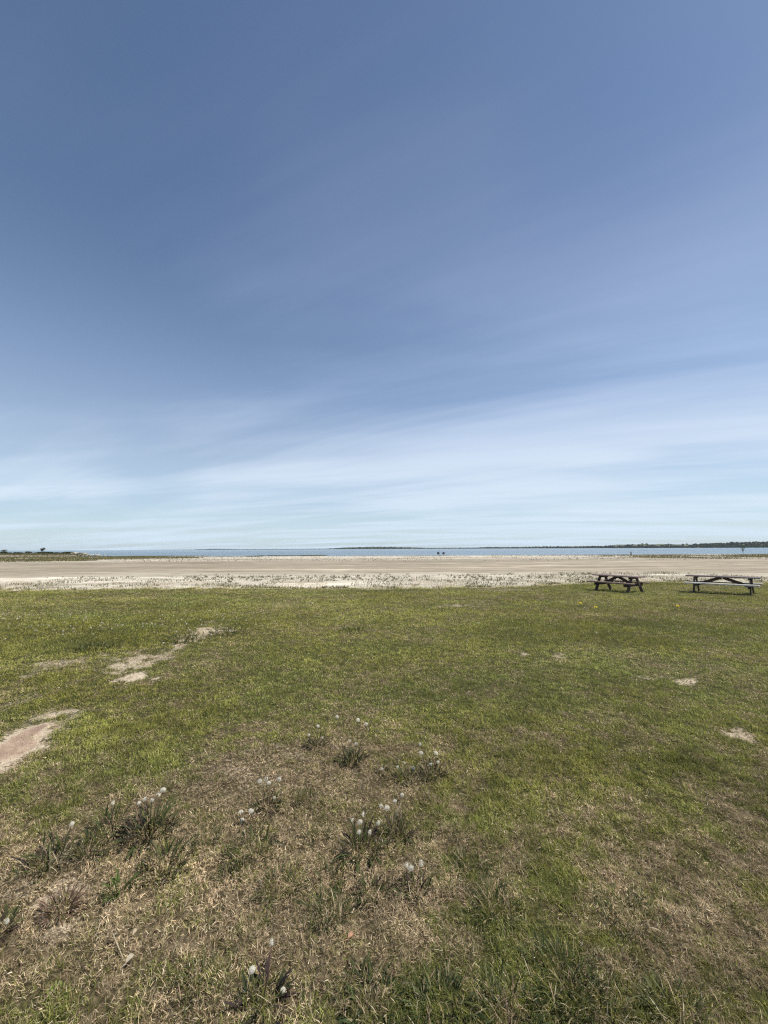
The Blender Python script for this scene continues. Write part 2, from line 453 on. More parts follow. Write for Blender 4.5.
def lawn():
    NT = 1800000
    zz = np.linspace(.75, 27.5, 3000)
    dens = np.minimum(1, (2.3 / zz)) ** 1.75 * (zz * .99 + 1.3) * 2
    cdf = np.cumsum(dens); cdf /= cdf[-1]
    def pts(n):
        y = np.interp(rng.random(n), cdf, zz)
        x = rng.uniform(-1, 1, n) * (y * .99 + 1.3)
        return x, y
    nt = int(NT * .62 / 9)
    tx, ty = pts(nt)
    k = rng.poisson(9, nt)
    ti = np.repeat(np.arange(nt), k)
    sp = .016 + .0016 * ty[ti]
    x = np.concatenate([tx[ti] + rng.normal(0, 1, len(ti)) * sp, *[a for a in [pts(int(NT * .38))]][0:0]])
    y = ty[ti] + rng.normal(0, 1, len(ti)) * sp
    ux, uy = pts(int(NT * .38))
    x = np.concatenate([x, ux]); y = np.concatenate([y, uy])
    taz = rng.uniform(0, 2 * math.pi, nt); trnd = rng.random(nt)
    az = np.concatenate([taz[ti] + rng.normal(0, .9, len(ti)), rng.uniform(0, 2 * math.pi, len(ux))])
    rnd = np.concatenate([.6 * trnd[ti] + .4 * rng.random(len(ti)), rng.random(len(ux))])
    z = gz(x, y)
    e = lawn_edge(x)
    bm = bare_mask(x, y, z)
    fray = rng.normal(0, .55, len(x))
    keep = (y + np.abs(fray) * 1.5 < e + 1.6 * (fray > .45)) & (rng.random(len(x)) > np.where(rnd < .45, bm * .78, bm * .97)) & (y > .7)
    lump = .55 * vnoise(x * 12, y * 12, 6) + .45 * vnoise(x * 24, y * 24, 9)
    keep &= (y > 9) | (rng.random(len(x)) < .35 + .8 * sstep(.26, .48, lump))
    x, y, z, az, rnd, bm = [a[keep] for a in (x, y, z, az, rnd, bm)]
    n = len(x)
    dry = dryness(x, y, z) + .5 * bm
    straw = rnd < np.clip(dry * 1.05, .05, .97)
    gi = rng.choice(5, n, p=GREENP); si = rng.choice(5, n, p=STRAWP)
    hue = fbm(x * .8, y * .8, 71, 3)
    hue2 = fbm(x * .25 + 5, y * .5, 72, 3)
    col = np.where(straw[:, None], STRAW[si], GREEN[gi])
    g = ~straw
    # broad natural drifts of yellower and bluer turf
    yel = np.clip((hue - .5) * 2.4 + (hue2 - .5) * 2.0, -1, 1)
    col[g] *= (1.10 - .52 * np.clip(dry[g] - .2, 0, .7))[:, None]
    ppx, ppy, _ = project(x, y, z)
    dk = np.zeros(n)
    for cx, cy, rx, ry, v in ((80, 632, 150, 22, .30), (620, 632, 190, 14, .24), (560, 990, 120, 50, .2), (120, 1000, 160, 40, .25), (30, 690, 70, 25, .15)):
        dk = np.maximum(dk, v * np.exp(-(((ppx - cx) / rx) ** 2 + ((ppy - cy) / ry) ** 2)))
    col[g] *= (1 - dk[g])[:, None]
    col[straw] *= np.minimum(rng.lognormal(-.05, .30, int(straw.sum())), 1.35)[:, None]
    col[g] *= np.stack([1 + .13 * yel[g], 1 + .07 * yel[g], 1 - .02 * yel[g]], -1)
    tv = np.concatenate([rng.lognormal(0, .22, nt)[ti], rng.lognormal(0, .22, len(ux))])[keep]  # brightness spread per tuft: shade contrast put into the blade colour
    mott = fbm(x * 1.7 + 3, y * 1.7, 75, 4); mot2 = fbm(x * .3, y * .6, 76, 3); mot3 = fbm(x * 7, y * 7, 77, 3)  # turf mottling; the finest adds painted bright tops and dark gaps close by
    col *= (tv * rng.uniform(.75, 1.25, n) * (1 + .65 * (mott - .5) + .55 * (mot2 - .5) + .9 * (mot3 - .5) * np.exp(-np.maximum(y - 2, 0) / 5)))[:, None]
    tall = fbm(x * 1.5, y * 1.5, 73, 3)
    L = np.where(straw, rng.uniform(.008, .030, n), rng.uniform(.015, .046, n) * (.65 + .8 * tall))
    far = sstep(3, 16, y)
    L = L * (1 + .7 * far) * (1 + .9 * sstep(-1.0, 0, y - lawn_edge(x)) * rng.random(n)) * (1 - .5 * bm)
    w = np.where(straw, rng.uniform(.0009, .0022, n), rng.uniform(.0012, .0028, n)) * (1 + .33 * np.maximum(y - 2.0, 0))
    lean = np.where(straw, rng.uniform(.6, 1.5, n), rng.uniform(.1, 1.05, n))
    bend = np.where(straw, rng.uniform(-.1, .35, n), rng.uniform(.1, .8, n))
    p = np.stack([x, y, z - .003 + np.where(straw, rng.uniform(0, .022, n), 0)], -1)
    nearm = y < 7.5
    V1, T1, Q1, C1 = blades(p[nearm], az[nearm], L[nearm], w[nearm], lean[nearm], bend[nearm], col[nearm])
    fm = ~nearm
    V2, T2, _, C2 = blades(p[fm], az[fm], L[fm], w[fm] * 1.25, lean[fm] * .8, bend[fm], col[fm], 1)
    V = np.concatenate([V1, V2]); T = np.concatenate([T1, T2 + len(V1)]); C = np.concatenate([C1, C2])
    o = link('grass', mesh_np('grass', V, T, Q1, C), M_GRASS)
    tag(o, 'short worn lawn grass, olive green with dry straw', 'grass', kind='stuff')
lawn()

def strip(name, label, cat, n, xr, yf, hgt, wid, cols, clump=.5, mask=None, lean=(0, .8)):
    """a loose strip of growth in which nothing can be counted"""
    x = rng.uniform(xr[0], xr[1], n); y = yf(x, rng.random(n))
    cl = fbm(x * clump, y * clump, hash(name) % 91 if False else len(name) + 7, 3)
    keep = cl > .46
    if mask is not None: keep &= mask(x, y, rng.random(n))
    x, y = x[keep], y[keep]; n = len(x)
    z = gz(x, y)
    cols = np.array(cols); c = cols[rng.integers(0, len(cols), n)] * rng.uniform(.75, 1.25, n)[:, None]
    L = rng.uniform(hgt[0], hgt[1], n); w = rng.uniform(wid[0], wid[1], n)
    V, T, Q, C = blades(np.stack([x, y, z - .01], -1), rng.uniform(0, 6.283, n), L, w,
                        rng.uniform(lean[0], lean[1], n), rng.uniform(0, .6, n), c)
    return tag(link(name, mesh_np(name, V, T, Q, C), M_GRASS), label, cat, kind='stuff')

PALE = [(.55, .49, .36), (.62, .56, .43), (.46, .39, .27), (.66, .61, .50)]
strip('dry_grass', 'pale dead grass along the far edge of the lawn', 'dry grass', 26000, (-30, 30),
      lambda x, r: lawn_edge(x) + .1 + r ** 1.5 * 5.0, (.05, .17), (.012, .03), PALE, .5)
strip('beach_weeds', 'scattered dark green weeds growing through the pale sand behind the lawn', 'weeds', 17000, (-24, 27),
      lambda x, r: lawn_edge(x) - .3 + r * r * 11.0, (.06, .2), (.02, .05), [(.12, .13, .055), (.09, .10, .042), (.16, .155, .08), (.22, .19, .12)], .7)
strip('beach_litter', 'dry brown weed and driftwood litter in broken lines on the far beach', 'beach litter', 15000, (-150, 150),
      lambda x, r: 152 - r ** 1.4 * 75, (.12, .35), (.05, .16), [(.20, .16, .11), (.14, .11, .075), (.30, .25, .18), (.12, .11, .06)], .09)
OLIVE = [(.085, .09, .04), (.11, .11, .05), (.16, .14, .075), (.06, .07, .03)]
strip('shore_grass', 'olive and brown marsh grass along the waterline at the right', 'marsh grass', 26000, (62, 165),
      lambda x, r: 146 - r * (26 + 38 * sstep(42, 75, x)), (.10, .34), (.08, .18), [(.13, .14, .05), (.17, .16, .07), (.10, .115, .045), (.23, .19, .11), (.28, .23, .15)], .06)
strip('marsh_grass', 'green and brown marsh grass along the waterline at the left', 'marsh grass', 60000, (-200, -24),
      lambda x, r: 182 - r * (22 + 76 * sstep(-32, -72, x)), (.2, .5), (.10, .24), [(.15, .15, .065), (.20, .18, .09), (.11, .12, .05), (.25, .21, .12)], .06)
strip('point_grass', 'grass covering the low point of land at far left', 'grass', 16000, (-420, -110),
      lambda x, r: 165 + r * 90, (.3, .7), (.15, .4), OLIVE, .03)

# ------------------------------------------------------------------ picnic tables
import bmesh
def boxes(name, items, bevel=.006):
    """items: (centre, size, rotation about Y, rotation about X)"""
    bm = bmesh.new()
    for c, s, ry, rx in items:
        mt = Matrix.Translation(c) @ Matrix.Rotation(ry, 4, 'Y') @ Matrix.Rotation(rx, 4, 'X') @ Matrix.Diagonal((s[0], s[1], s[2], 1))
        g = bmesh.ops.create_cube(bm, size=1.0, matrix=mt)
    bmesh.ops.bevel(bm, geom=bm.edges[:], offset=bevel, segments=1, affect='EDGES', clamp_overlap=True)
    me = bpy.data.meshes.new(name); bm.to_mesh(me); bm.free()
    return me

def picnic_table(label, loc, rotz, top_mat, bench_mat, leg_mat, L=2.4):
    t = tag(link('picnic_table', None, loc=loc, rotz=rotz), label, 'picnic table', 'picnic tables on the lawn')
    hw = .37
    pl = []
    for k in range(5):
        y = -hw + .074 + k * .148
        pl.append(((random.uniform(-.008, .008), y, .74), (L, .136, .052), 0, random.uniform(-.012, .012)))
    link('tabletop', boxes('tabletop', pl), top_mat, t)
    ex = L * .5 - .36
    for s in (-1, 1):
        link('bench_seat', boxes('bench_seat', [((random.uniform(-.01, .01), s * (.66 + d), .445), (L, .133, .055), 0, 0) for d in (-.072, .072)]), bench_mat, t)
        link('top_cleat', boxes('top_cleat', [((s * ex, 0, .674), (.045, .70, .09), 0, 0)]), leg_mat, t)
        link('crossbeam', boxes('crossbeam', [((s * ex, 0, .355), (.045, 1.52, .135), 0, 0)]), leg_mat, t)
        for q in (-1, 1):
            a = Vector((s * (ex + s * 0 + .0475 * -s * 0 + .047), q * .20, .70)); b = Vector((s * (ex + .047), q * .60, 0.0))
            mid = (a + b) / 2; ln = (a - b).length; ang = math.atan2(b.y - a.y, a.z - b.z)
            link('leg', boxes('leg', [((s * (ex + .0475), mid.y, mid.z), (.05, .16, ln), 0, ang)]), leg_mat, t)
        a = Vector((s * .035, 0, .695)); b = Vector((s * (ex - .03), 0, .36))
        mid = (a + b) / 2; d = a - b
        link('brace', boxes('brace', [(mid, (.13, .05, d.length + .02), math.atan2(d.x, d.z), 0)]), leg_mat, t)
    return t

W_RED = mat_wood('weathered_brown_wood', (.11, .072, .058), (.20, .135, .108), (.30, .22, .18), .6)
W_DARK = mat_wood('dark_wood', (.034, .023, .018), (.072, .048, .039), (.12, .088, .074), .8)
W_GREY = mat_wood('grey_wood', (.09, .068, .056), (.16, .125, .105), (.25, .205, .18), .65)
W_PALE = mat_wood('bleached_wood', (.42, .39, .34), (.60, .57, .51), (.74, .71, .66), .55)
def table_at(px, depth):
    x = (px - 384) / F * depth
    return np.array([x, depth, float(gz(x, depth))])
picnic_table('dark reddish brown wooden picnic table seen end-on, left of the pale-benched one', table_at(615.0, 19.6), -R(61), W_RED, W_RED, W_DARK, 2.15)
picnic_table('picnic table with bleached pale benches and dark braces near the right edge', table_at(718, 18.2), -R(47), W_GREY, W_PALE, W_DARK, 2.55)

# ------------------------------------------------------------------ dandelions and weeds
def leaf_strip(mb, base, az, L, w, lean, bend, col, lobes=True, n=9):
    vs = []; qs = []
    p = np.array(base, float); a = lean
    so = np.array([-math.sin(az), math.cos(az), 0]); st = L / n
    tw = random.uniform(-.5, .5)
    for i in range(n + 1):
        t = i / n
        ww = w * (math.sin(math.pi * min(1, .12 + t * .88)) ** .7) * (.35 + .65 * t if t < .7 else 1.0)
        if lobes: ww *= (.45 if i % 2 else 1.15)
        if i == n: ww = w * .08
        s_ = so * math.cos(tw) + np.array([0, 0, 1]) * math.sin(tw)
        vs += [p - s_ * ww / 2, p + s_ * ww / 2]
        d = np.array([math.cos(az) * math.sin(a), math.sin(az) * math.sin(a), math.cos(a)])
        p = p + d * st; a = min(a + bend / n, 1.9)
    for i in range(n): qs.append((2 * i, 2 * i + 1, 2 * i + 3, 2 * i + 2))
    mb.add(vs, (), qs, col)

LEAFC = [(.045, .06, .022), (.06, .078, .028), (.034, .044, .02), (.09, .10, .042), (.06, .046, .034), (.042, .032, .027), (.13, .10, .065)]
def rosette(n, L, spread, upright=.5, cols=LEAFC, wid=.018, lobes=True):
    mb = MB(); n = int(n * (2.6 if lobes else 3.2)); spread *= 1.25
    for k in range(n):
        a = random.uniform(0, 6.283); r = spread * math.sqrt(random.random())
        c = np.array(random.choice(cols)) * random.uniform(.75, 1.3)
        leaf_strip(mb, (r * math.cos(a), r * math.sin(a), -.004), a + random.uniform(-.9, .9),
                   L * random.uniform(.45, 1.0), wid * random.uniform(.6, 1.2),
                   random.uniform(.15, 1.5 - .6 * upright), random.uniform(.3, 1.5), c, lobes)
    # a skirt of fine blades
    for k in range(n):
        a = random.uniform(0, 6.283); r = spread * 1.05 * math.sqrt(random.random())
        c = GREEN[random.randrange(5)] * random.uniform(.25, .6) if random.random() < .7 else STRAW[random.randrange(5)] * random.uniform(.5, 1)
        leaf_strip(mb, (r * math.cos(a), r * math.sin(a), -.004), random.uniform(0, 6.283), L * random.uniform(.4, .9), .0035,
                   random.uniform(.05, .9), random.uniform(.2, 1.0), c, False, 4)
    return mb.mesh('foliage')

def seed_head_mesh(r=.019, n=64, seed=0, bald=0.0):
    rr = random.Random(seed); mb = MB()
    bd = np.array([rr.gauss(0, 1), rr.gauss(0, 1), rr.gauss(0, .4)]); bd /= np.linalg.norm(bd)
    for k in range(n):
        z = 1 - 2 * (k + .5) / n; t = k * 2.39996
        d = np.array([math.sqrt(1 - z * z) * math.cos(t), math.sqrt(1 - z * z) * math.sin(t), z])
        if d @ bd > 1 - bald or rr.random() < bald * .3: continue
        a = np.cross(d, [0.3, .5, .81]); a /= np.linalg.norm(a); b = np.cross(d, a)
        R0 = r * rr.uniform(.86, 1.0)
        c = np.array((.92, .88, .76)) * rr.uniform(.7, 1.02)
        mb.add([d * .003 + a * .0003, d * .003 - a * .0003, d * R0 - a * .0003, d * R0 + a * .0003], (), [(0, 1, 2, 3)], c)
        ph = rr.uniform(0, 6)
        for j in range(5):                                        # tiny parasol of hairs
            u1 = math.cos(ph + j * 1.257) * a + math.sin(ph + j * 1.257) * b
            u2 = np.cross(d, u1)
            e = d * R0 * 1.05 + u1 * .0042
            mb.add([d * R0 - u2 * .0004, d * R0 + u2 * .0004, e + u2 * .0005, e - u2 * .0005], (), [(0, 1, 2, 3)], c)
    # seed core
    vs = []; q = []
    for i in range(5):
        for j in range(6):
            th = math.pi * i / 4; vs.append((.0042 * math.sin(th) * math.cos(j * 1.0472), .0042 * math.sin(th) * math.sin(j * 1.0472), .0042 * math.cos(th)))
    for i in range(4):
        for j in range(6): q.append((i * 6 + j, i * 6 + (j + 1) % 6, (i + 1) * 6 + (j + 1) % 6, (i + 1) * 6 + j))
    mb.add(vs, (), q, (.16, .12, .08))
    return mb.mesh('seed_head')
HEADS = [seed_head_mesh(.0155, 78, s, (0, .45, .2, .9, .08)[s]) for s in range(5)]

def dandelion(label, base_px, heads, group, leafn=16, L=.11, spread=.05, up=.6, cols=LEAFC, scale=None):
    b = ground_at(*base_px); dep = b[1]
    t = tag(link('dandelion', None, loc=b), label, 'dandelion', group)
    link('foliage', rosette(leafn, L, spread, up, cols), M_LEAF, t)
    for hx, hy in heads:
        d = ray(hx, hy); y = dep + random.uniform(-.03, .05)
        h = EYE + d * (y / d[1])
        gl = float(gz(h[0], h[1]))
        if h[2] < gl + .02: h[2] = gl + .02
        loc = h - b
        foot = np.array([random.uniform(-.012, .012) + loc[0] * .35, random.uniform(-.012, .012), 0.0])
        foot[2] = float(gz(b[0] + foot[0], b[1] + foot[1])) - b[2] - .003
        mid = (foot + loc) / 2 + np.array([random.uniform(-.01, .01), random.uniform(-.01, .01), .006])
        mb = MB(); mb.tube([foot, mid, loc], [.0024, .0020, .0016], 5, random.choice([(.13, .10, .07), (.10, .11, .05), (.16, .10, .08)]))
        s = link('flower_stalk', mb.mesh('flower_stalk', True), M_STEM, t)
        hd = link('seed_head', random.choice(HEADS), M_FLUFF, s, loc)
        k = random.uniform(.75, 1.15) * (.75 if base_px[1] > 920 else 1); hd.scale = (k, k * random.uniform(.8, 1.1), k * random.uniform(.7, .9)); hd.rotation_euler = (random.uniform(-.4, .4), random.uniform(-.4, .4), random.uniform(0, 6))
    return t

GD = 'dandelion clumps gone to seed'
dandelion('dandelion clump with five seed heads, three crowded at its top', (268, 806), [(260, 781), (266, 779), (269, 783), (279, 779), (274, 798)], GD, 20, .12, .055)
dandelion('low dandelion with three fluffy heads in a triangle, left of the five-headed clump', (254, 826), [(241, 812), (251, 811), (242, 823)], GD, 14, .09, .06, .3)
dandelion('largest dandelion clump, with six white heads above dark leaves', (362, 853), [(353, 820), (360, 822), (359, 832), (364, 814), (378, 823), (370, 832)], GD, 30, .14, .07)
dandelion('tall dandelion clump with a pale straw stalk in it, right of the largest clump', (396, 838), [(395, 801), (402, 795), (387, 808), (381, 806)], GD, 22, .14, .05, .9)
dandelion('small single-headed dandelion at the left end of the row of tufts behind the straw stalk', (384, 775), [(382, 769)], GD, 10, .07, .03)
dandelion('dandelion with three dull heads in the middle of the row behind the straw stalk', (410, 779), [(413, 768), (404, 763), (398, 767)], GD, 20, .11, .07)
dandelion('dandelion with round heads at the right end of the row behind the straw stalk', (433, 776), [(436, 753), (438, 762), (431, 764), (421, 753), (420, 744)], GD, 18, .12, .06, .8)
dandelion('dark-leaved dandelion with small heads, farthest left of the two farthest clumps', (316, 747), [(318, 726), (309, 735), (322, 738)], GD, 20, .11, .05, .8)
dandelion('spindly dandelion with heads on long stalks, right of the dark-leaved far clump', (352, 762), [(356, 744), (366, 724), (358, 720), (349, 741), (337, 717)], GD, 22, .14, .06, .9)
dandelion('broad bushy dandelion on the dry turf at left, pale heads along its top', (150, 832), [(145, 799), (152, 800), (163, 790), (158, 795), (139, 803)], GD, 40, .17, .09, .8)
dandelion('ragged dandelion between two dark tufts at left, one pale head', (108, 830), [(113, 803)], GD, 20, .13, .07, .6)
dandelion('dandelion on the slope of dry grass at far left, one head leaning right', (55, 862), [(72, 824)], GD, 26, .15, .09, .7)
dandelion('dandelion with three tiny heads and bright leaves below the largest clump', (414, 892), [(406, 865), (421, 863), (411, 868)], GD, 18, .10, .055, .4)
dandelion('dark-purple-leaved dandelion at the bottom edge with one tall straight stalk', (262, 1006), [(272, 942), (252, 970), (283, 990)], GD, 26, .11, .06, .7,
          [(.035, .03, .028), (.05, .035, .034), (.045, .055, .026), (.03, .04, .02)])
dandelion('dandelion cut off by the left edge with one white head', (-4, 938), [(6, 922)], GD, 18, .10, .05, .6)

def weed(px, py, label, n=20, L=.1, spread=.06, up=.5, cols=LEAFC, wid=.014, lobes=True, name='weed', cat='weed', group='leafy weeds in the turf'):
    b = ground_at(px, py)
    o = link(name, rosette(int(n * 1.5), L * (1.12 if py < 955 else .9), spread, up, cols, wid, lobes), M_LEAF, loc=b)
    return tag(o, label, cat, group)
GT = [(.04, .058, .022), (.062, .08, .03), (.03, .042, .02), (.09, .105, .042), (.20, .18, .10)]
DK = [(.05, .066, .022), (.07, .085, .03), (.038, .048, .02), (.10, .105, .04)]
weed(166, 868, 'dark flat weed just below the broad bushy dandelion', 30, .12, .08, .3)
weed(120, 890, 'small bright green weed on the dry slope at left', 14, .08, .04, .3, [(.09, .13, .035), (.07, .10, .03)])
weed(60, 912, 'reddish brown dead weed in the dry patch at left', 20, .10, .04, .7, [(.14, .085, .06), (.10, .06, .045), (.2, .14, .1)], .008, False)
weed(250, 852, 'spreading green weed below the three-headed dandelion', 26, .10, .09, .3)
weed(282, 890, 'wide grassy weed under the spreading green one', 24, .10, .08, .3, GT, .0055, False)
weed(332, 915, 'thin-leaved weed left of the bright-leaved dandelion', 20, .10, .05, .5, GT, .0055, False)
weed(330, 880, 'dull low weed under the largest dandelion clump', 16, .08, .06, .2, DK)
weed(372, 895, 'rounded leafy weed touching the bright-leaved dandelion', 18, .08, .05, .3)
weed(497, 912, 'dark blue-green weed standing alone right of centre', 24, .11, .06, .6, GT, .0055, False)
weed(370, 1002, 'leafy green tuft at the bottom left of the coarse grass', 44, .085, .09, .3, GT, .012)
weed(442, 1010, 'thick dark tuft at the bottom edge between two grassy tufts', 44, .095, .09, .4, GT, .011)
weed(508, 1016, 'low tuft at the bottom edge just left of the tall coarse grass', 30, .11, .08, .5, GT, .0055, False)
weed(566, 985, 'tall coarse grass clump with long pale blades at lower right', 46, .125, .11, .6, GT, .005, False, 'grass_tuft', 'grass tuft', 'coarse grass tufts in the turf')
weed(600, 1008, 'coarse grass clump at the bottom edge right of the tall one', 36, .105, .09, .55, GT, .005, False, 'grass_tuft', 'grass tuft', 'coarse grass tufts in the turf')
weed(632, 922, 'green grass tuft above the dry patch at right', 30, .09, .10, .5, [(.06, .085, .03), (.05, .07, .025), (.09, .11, .04)], .0045, False, 'grass_tuft', 'grass tuft', 'coarse grass tufts in the turf')
weed(676, 1012, 'pale spreading grass tuft in the bottom right corner', 26, .12, .07, .3, [(.14, .15, .07), (.10, .11, .05)], .005, False, 'grass_tuft', 'grass tuft', 'coarse grass tufts in the turf')
weed(60, 994, 'small lime green seedling near the bottom left corner', 7, .05, .012, .1, [(.16, .21, .05), (.19, .23, .07)], .012, False)
weed(196, 985, 'grey-green weed on dead turf between the dry leaf and purple-leaved dandelion', 18, .09, .06, .3, GT, .0055, False)
weed(92, 850, 'grey-green weed between the far left dandelion and the ragged one', 24, .11, .06, .5, GT, .006, False)
weed(205, 842, 'thin olive weed on the dry turf right of the broad bushy dandelion', 18, .08, .06, .4, GT, .005, False)
weed(232, 880, 'small olive weed at the left edge of the wide grassy one', 18, .08, .05, .4, GT, .005, False)
weed(318, 838, 'small olive weed between the five-headed and the largest dandelion clumps', 20, .07, .05, .4, GT, .005, False)
weed(305, 800, 'faint dull weed just right of the five-headed dandelion clump', 18, .08, .05, .4, GT, .005, False)
weed(470, 870, 'faint green weed in the turf halfway between the bright-leaved dandelion and the long dead stem', 20, .08, .07, .4, GT, .005, False)
weed(185, 640, 'tall dark weed beside the upper sandy spot', 26, .2, .3, .6, DK, .03)
weed(228, 634, 'dark weed just right of the upper sandy spot', 26, .2, .3, .6, DK, .03)
weed(98, 648, 'leafy weed on the green turf above the sandy track', 26, .16, .3, .6, DK, .03)
weed(353, 631, 'lone weed on the open lawn above the spindly dandelion', 18, .18, .18, .7, DK, .025)

# white seed heads dotted over the far left turf
mb = MB()
def far_head(px, py, label, group, col, name, cat):
    b = ground_at(px, py); h = random.uniform(.09, .17)
    t = tag(link(name, None, loc=b), label, cat, group)
    mb = MB(); top = (random.uniform(-.02, .02), random.uniform(-.02, .02), h)
    mb.tube([(0, 0, -.004), (top[0] * .3, top[1] * .3, h * .5), top], .002, 4, (.10, .11, .05))
    s = link('flower_stalk', mb.mesh('flower_stalk'), M_STEM, t)
    return t, s, top
lab = 'small white dandelion seed head in the green turf above the sandy track at left'
for k in range(85):
    px = random.uniform(2, 250); py = random.gauss(628, 9) if px < 170 else random.gauss(626, 7)
    if py < 605 or py > 652: continue
    t, s, top = far_head(px, py, lab, 'white seed heads in the far left turf', None, 'seeding_dandelion', 'dandelion')
    hd = link('seed_head', HEADS[k % 3], M_FLUFF, s, top); kk = random.uniform(.75, 1.15); hd.scale = (kk, kk, kk)
lab = 'faint seed head on the open lawn in front of the beach'
for k in range(40):
    px = random.uniform(230, 760); py = random.uniform(592, 640)
    t, s, top = far_head(px, py, lab, 'faint seed heads scattered over the open lawn', None, 'seeding_dandelion', 'dandelion')
    hd = link('seed_head', HEADS[k % 3], M_FLUFF, s, top); kk = random.uniform(.7, 1.0); hd.scale = (kk, kk, kk)
def yellow_bloom():
    mb = MB()
    for ring, (r, z, nn) in enumerate(((.022, .002, 16), (.016, .006, 13), (.009, .009, 9))):
        for k in range(nn):
            a = k * 6.283 / nn + ring * .3; c = np.array([math.cos(a), math.sin(a), 0]); s = np.array([-c[1], c[0], 0]) * .0028
            e = c * r + np.array([0, 0, z])
            mb.add([s * .4, -s * .4, e - s, e + s], (), [(0, 1, 2, 3)], (.80, .62, .03))
    return mb.mesh('bloom')
YB = yellow_bloom()
for px, py, lb in ((581, 606, 'yellow dandelion bloom in the lawn below the reddish picnic table, on its left'),
                   (677, 610, 'yellow dandelion bloom in the lawn between the two picnic tables'),
                   (595, 611, 'fainter yellow bloom just right of the brightest yellow one')):
    t, s, top = far_head(px, py, lb, 'yellow dandelions on the far lawn', None, 'yellow_dandelion', 'dandelion')
    o = link('bloom', YB, M_LEAF, s, top); o.rotation_euler = (.5, 0, 0); o.scale = (1.9, 1.9, 1.9)

# bits lying on the turf
def lying_stalk(a_px, b_px, rad, col, label, name, cat, lift=0.0, lift_a=0.0):
    a = ground_at(*a_px); b = ground_at(*b_px); a[2] += .008 + lift_a; b[2] += .008 + lift
    o_ = a.copy(); mid = (a + b) / 2; mid[2] = max(mid[2], float(gz(mid[0], mid[1])) + .01)
    mb = MB(); mb.tube([a - o_, mid - o_, b - o_], [rad, rad, rad * .6], 5, col)
    return tag(link(name, mb.mesh(name, True), M_STEM, loc=o_), label, cat)
b = ground_at(396, 838); d = ray(401, 803); e = EYE + d * ((b[1] + .0) / d[1]); d = ray(391, 828); s0 = EYE + d * ((b[1] + .03) / d[1])
mb = MB(); mb.tube([s0 - b, (s0 + e) / 2 - b, e - b], [.0035, .003, .002], 5, (.52, .45, .33))
tag(link('straw_stalk', mb.mesh('straw_stalk', True), M_STEM, loc=b), 'pale dead straw stalk leaning up out of the dandelions near the centre', 'straw')
lying_stalk((85, 866), (97, 856), .004, (.07, .05, .035), 'short dark twig on the dry slope at left', 'twig', 'twig')
lying_stalk((524, 858), (543, 884), .003, (.42, .36, .25), 'long pale dead stem lying on the turf right of centre', 'straw_stalk', 'dead stem')
lying_stalk((112, 943), (124, 963), .0024, (.46, .38, .25), 'pale dead stem slanting up beside the dry curled leaf at lower left', 'straw_stalk', 'dead stem', 0, .03)
def dry_leaf(px, py, size, col, label, az):
    b = ground_at(px, py); mb = MB(); vs = []; q = []
    for i in range(7):
        t = i / 6; w = size * .42 * math.sin(math.pi * (.08 + .9 * t)) ** .8
        zc = .012 + .012 * math.sin(t * 2.6)
        for j, s in enumerate((-1, -.5, 0, .5, 1)): vs.append((size * (t - .5), s * w, zc + abs(s) ** 2 * .010))
    for i in range(6):
        for j in range(4): q.append((i * 5 + j, i * 5 + j + 1, (i + 1) * 5 + j + 1, (i + 1) * 5 + j))
    mb.add(vs, (), q, col)
    mb.tube([(-size * .5, 0, .014), (-size * .8, .004, .01), (-size * 1.1, .0, .012)], .0016, 5, col)
    return tag(link('dry_leaf', mb.mesh('dry_leaf', True), M_LEAF, loc=b, rotz=az), label, 'leaf')
dry_leaf(130, 965, .031, (.50, .44, .33), 'pale curled dry leaf on the dead turf at lower left', .8)
dry_leaf(135, 938, .022, (.48, .40, .28), 'small tan dry leaf just above the pale curled one', 1.2)
dry_leaf(351, 942, .026, (.62, .36, .24), 'small pinkish orange leaf scrap on the straw at bottom centre', .3)

# ------------------------------------------------------------------ weeds in the sand
def sand_tuft(k):
    mb = MB()
    for j in range(26):
        a = random.uniform(0, 6.283); r = .1 * math.sqrt(random.random())
        c = np.array(random.choice([(.17, .165, .08), (.12, .125, .06), (.22, .19, .11), (.09, .095, .045)])) * random.uniform(.8, 1.2)
        leaf_strip(mb, (r * math.cos(a), r * math.sin(a), -.01), random.uniform(0, 6.28), random.uniform(.1, .24), random.uniform(.015, .03),
                   random.uniform(0, .8), random.uniform(.1, .8), c, False, 4)
    return mb.mesh('sand_weed')
TUFT = [sand_tuft(k) for k in range(8)]
lab = 'small dark weed tuft in the pale strip of sand behind the lawn'
cnt = 0
while cnt < 296:
    px = random.uniform(185, 610) if random.random() < .92 else random.uniform(5, 765)
    py = random.triangular(574.5, 583, 578)
    if px > 480: py -= (px - 480) * .016
    b = ground_at(px, py)
    if b[1] < float(lawn_edge(b[0])) + .3: continue
    if fbm(np.array([px * .03]), np.array([py * .5]), 91, 2)[0] < .40: continue
    o = link('sand_weed', TUFT[cnt % 8], M_LEAF, loc=b, rotz=random.uniform(0, 6)); s = random.uniform(.4, 1.0); o.scale = (s, s, s * random.uniform(.8, 1.1))
    tag(o, lab, 'weed', 'weed tufts along the beach edge'); cnt += 1

